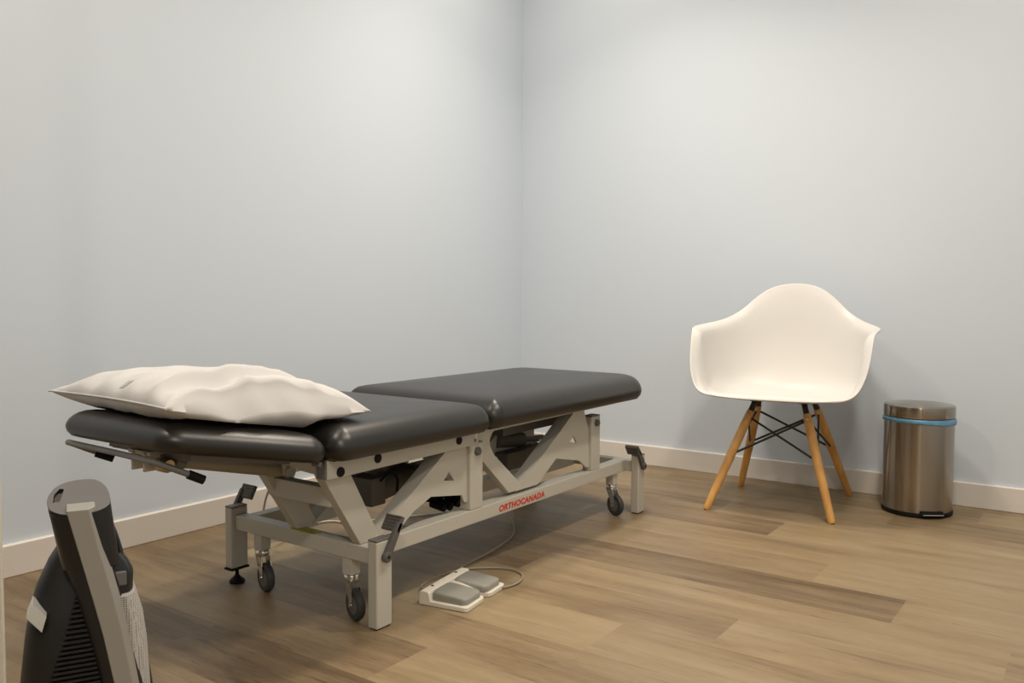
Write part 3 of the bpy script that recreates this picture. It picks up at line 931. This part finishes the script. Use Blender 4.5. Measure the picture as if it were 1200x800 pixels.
# grip: hollow black head with a carrying slot
bm = bmesh.new()
outer = [(-.046, .0), (-.0445, .020), (-.034, .040), (-.014, .050), (.012, .049), (.026, .032), (.031, .008), (.029, -.014), (.008, -.027), (-.022, -.027), (-.040, -.016)]
inner = [(-.039, .003), (-.038, .020), (-.031, .033), (-.026, .031), (-.029, .016), (-.031, .004)]
def zt(y): return .4915 + .40*y + .004
vo, vi, vo2, vi2 = [], [], [], []
outer = [(p.x, p.y) for p in smooth_path([(x, y, 0) for x, y in outer], 4, True)]
for x, y in outer:
    vo.append(bm.verts.new((x, y, zt(y)))); vo2.append(bm.verts.new((x+.016 if x < 0 else x+.010, y*.95, .405)))
for x, y in inner:
    vi.append(bm.verts.new((x, y, zt(y)))); vi2.append(bm.verts.new((x+.004, y, zt(y)-.030)))
ed = []
for lp in (vo, vi):
    for i in range(len(lp)): ed.append(bm.edges.new((lp[i], lp[(i+1) % len(lp)])))
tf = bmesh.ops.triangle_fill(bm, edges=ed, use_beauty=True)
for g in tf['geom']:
    if isinstance(g, bmesh.types.BMFace): g.material_index = 1  # top faces grey: light falling on the black grip, put into the colour
for a, b_ in ((vo, vo2), (vi, vi2)):
    for i in range(len(a)):
        bm.faces.new((a[i], a[(i+1) % len(a)], b_[(i+1) % len(a)], b_[i]))
bm.faces.new(vo2); bm.faces.new(vi2)
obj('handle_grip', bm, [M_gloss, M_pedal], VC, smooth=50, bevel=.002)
# silver front spine
fr_ = [(-.023, .004, .4905), (-.010, .015, .436), (.006, .031, .368), (.018, .042, .315), (.033, .055, .232), (.045, .066, .15), (.055, .075, .05)]
bm = bmesh.new(); rings = []
for a, b_, z in fr_:
    rings.append([(a, -.030, z), (b_, -.030, z), (b_+.008, -.020, z+.002), (b_+.008, .000, z+.004), (a, .000, z+.004)])
loft(bm, rings)
obj('front_spine', bm, M_silver, VC, bevel=.0015)
# right rear: strut, latch, mesh side
bm = bmesh.new(); tube(bm, smooth_path([(.028, .03, .462), (.034, .03, .445), (.040, .028, .425), (.046, .025, .40)], 4), .0045, 10)
obj('cord_hook', bm, M_gloss, VC, smooth=50)
bm = bmesh.new()
loft(bm, [sect(.020, .052, -.002, .05, .340, 3), sect(.020, .059, -.005, .055, .362, 3), sect(.020, .060, -.005, .055, .386, 3), sect(.020, .053, 0, .05, .402, 3), sect(.020, .044, .005, .045, .414, 3)])
lt_ = obj('latch', bm, M_gloss, VC, smooth=40)
bm = bmesh.new(); box(bm, .034, .050, -.0075, -.001, .372, .392, Matrix.Rotation(.0, 4, 'Z')); obj('latch_button', bm, M_hub, lt_, bevel=.002)
bm = bmesh.new()
loft(bm, [sect(.030, .088, -.018, .085, z, 2.6, 24) if False else sect(.030, b_, -.018, .085, z, 2.4, 24) for b_, z in ((.080, .03), (.084, .12), (.080, .222), (.077, .28), (.072, .322), (.062, .360))])
obj('mesh_side', bm, M_mesh, VC, smooth=50)
# floor head
bm = bmesh.new()
loft(bm, [sect(-.16, .16, -.15, .12, 0, 4, 32), sect(-.165, .165, -.155, .12, .02, 4, 32), sect(-.155, .155, -.14, .115, .045, 4, 32), sect(-.10, .11, -.05, .105, .075, 3, 32)])
obj('floor_head', bm, M_vacblk, VC, smooth=50)

# ------------------------------------------------------------------ light: recessed ceiling lamps
def lamp(x, y, power, spread, size=.22, col=(1.0, .885, .745)):
    li = bpy.data.lights.new('ceiling_lamp', 'AREA'); li.shape = 'DISK'; li.size = size; li.energy = power; li.color = col
    li.spread = math.radians(spread)
    o = bpy.data.objects.new('ceiling_lamp', li); o.location = (x, y, RZ-.01)
    COL.objects.link(o)
for x, y, pw_, sp in ((.60, -.75, 9.0, 175), (.55, -2.2, 4, 175), (.55, -3.2, 17, 175), (2.2, -1.3, 22.5, 175), (2.2, -2.2, 12, 175), (3.0, -4.3, 36, 175), (1.0, -1.0, 12.5, 115)):
    lamp(x, y, pw_, sp)
w = bpy.data.worlds.new('world'); w.use_nodes = True
w.node_tree.nodes['Background'].inputs[0].default_value = (.8, .85, 1, 1)
w.node_tree.nodes['Background'].inputs[1].default_value = .0
scn.world = w

# ------------------------------------------------------------------ camera
yaw, pit, rol = .61716, .0537635, .0044514
Rl = Vector((math.cos(yaw), math.sin(yaw), 0))
G_ = Vector((-math.sin(yaw), math.cos(yaw), 0)); Z_ = Vector((0, 0, 1))
F = G_*math.cos(pit) - Z_*math.sin(pit)
Dn = -G_*math.sin(pit) - Z_*math.cos(pit)
right = Rl*math.cos(rol) - Dn*math.sin(rol)
down = Rl*math.sin(rol) + Dn*math.cos(rol)
cam = bpy.data.cameras.new('camera'); cam.sensor_width = 36; cam.lens = 30.0; cam.clip_start = .02
co = bpy.data.objects.new('camera', cam); COL.objects.link(co)
mw = Matrix.Identity(4)
for i, c in enumerate((right, -down, -F)):
    mw[0][i], mw[1][i], mw[2][i] = c
mw[0][3], mw[1][3], mw[2][3] = 2.4721, -3.56897, .78
co.matrix_world = mw
scn.camera = co

vs = scn.view_settings
vs.view_transform = 'Standard'; vs.look = 'None'; vs.gamma = 1; vs.use_curve_mapping = False; vs.exposure = 0.0
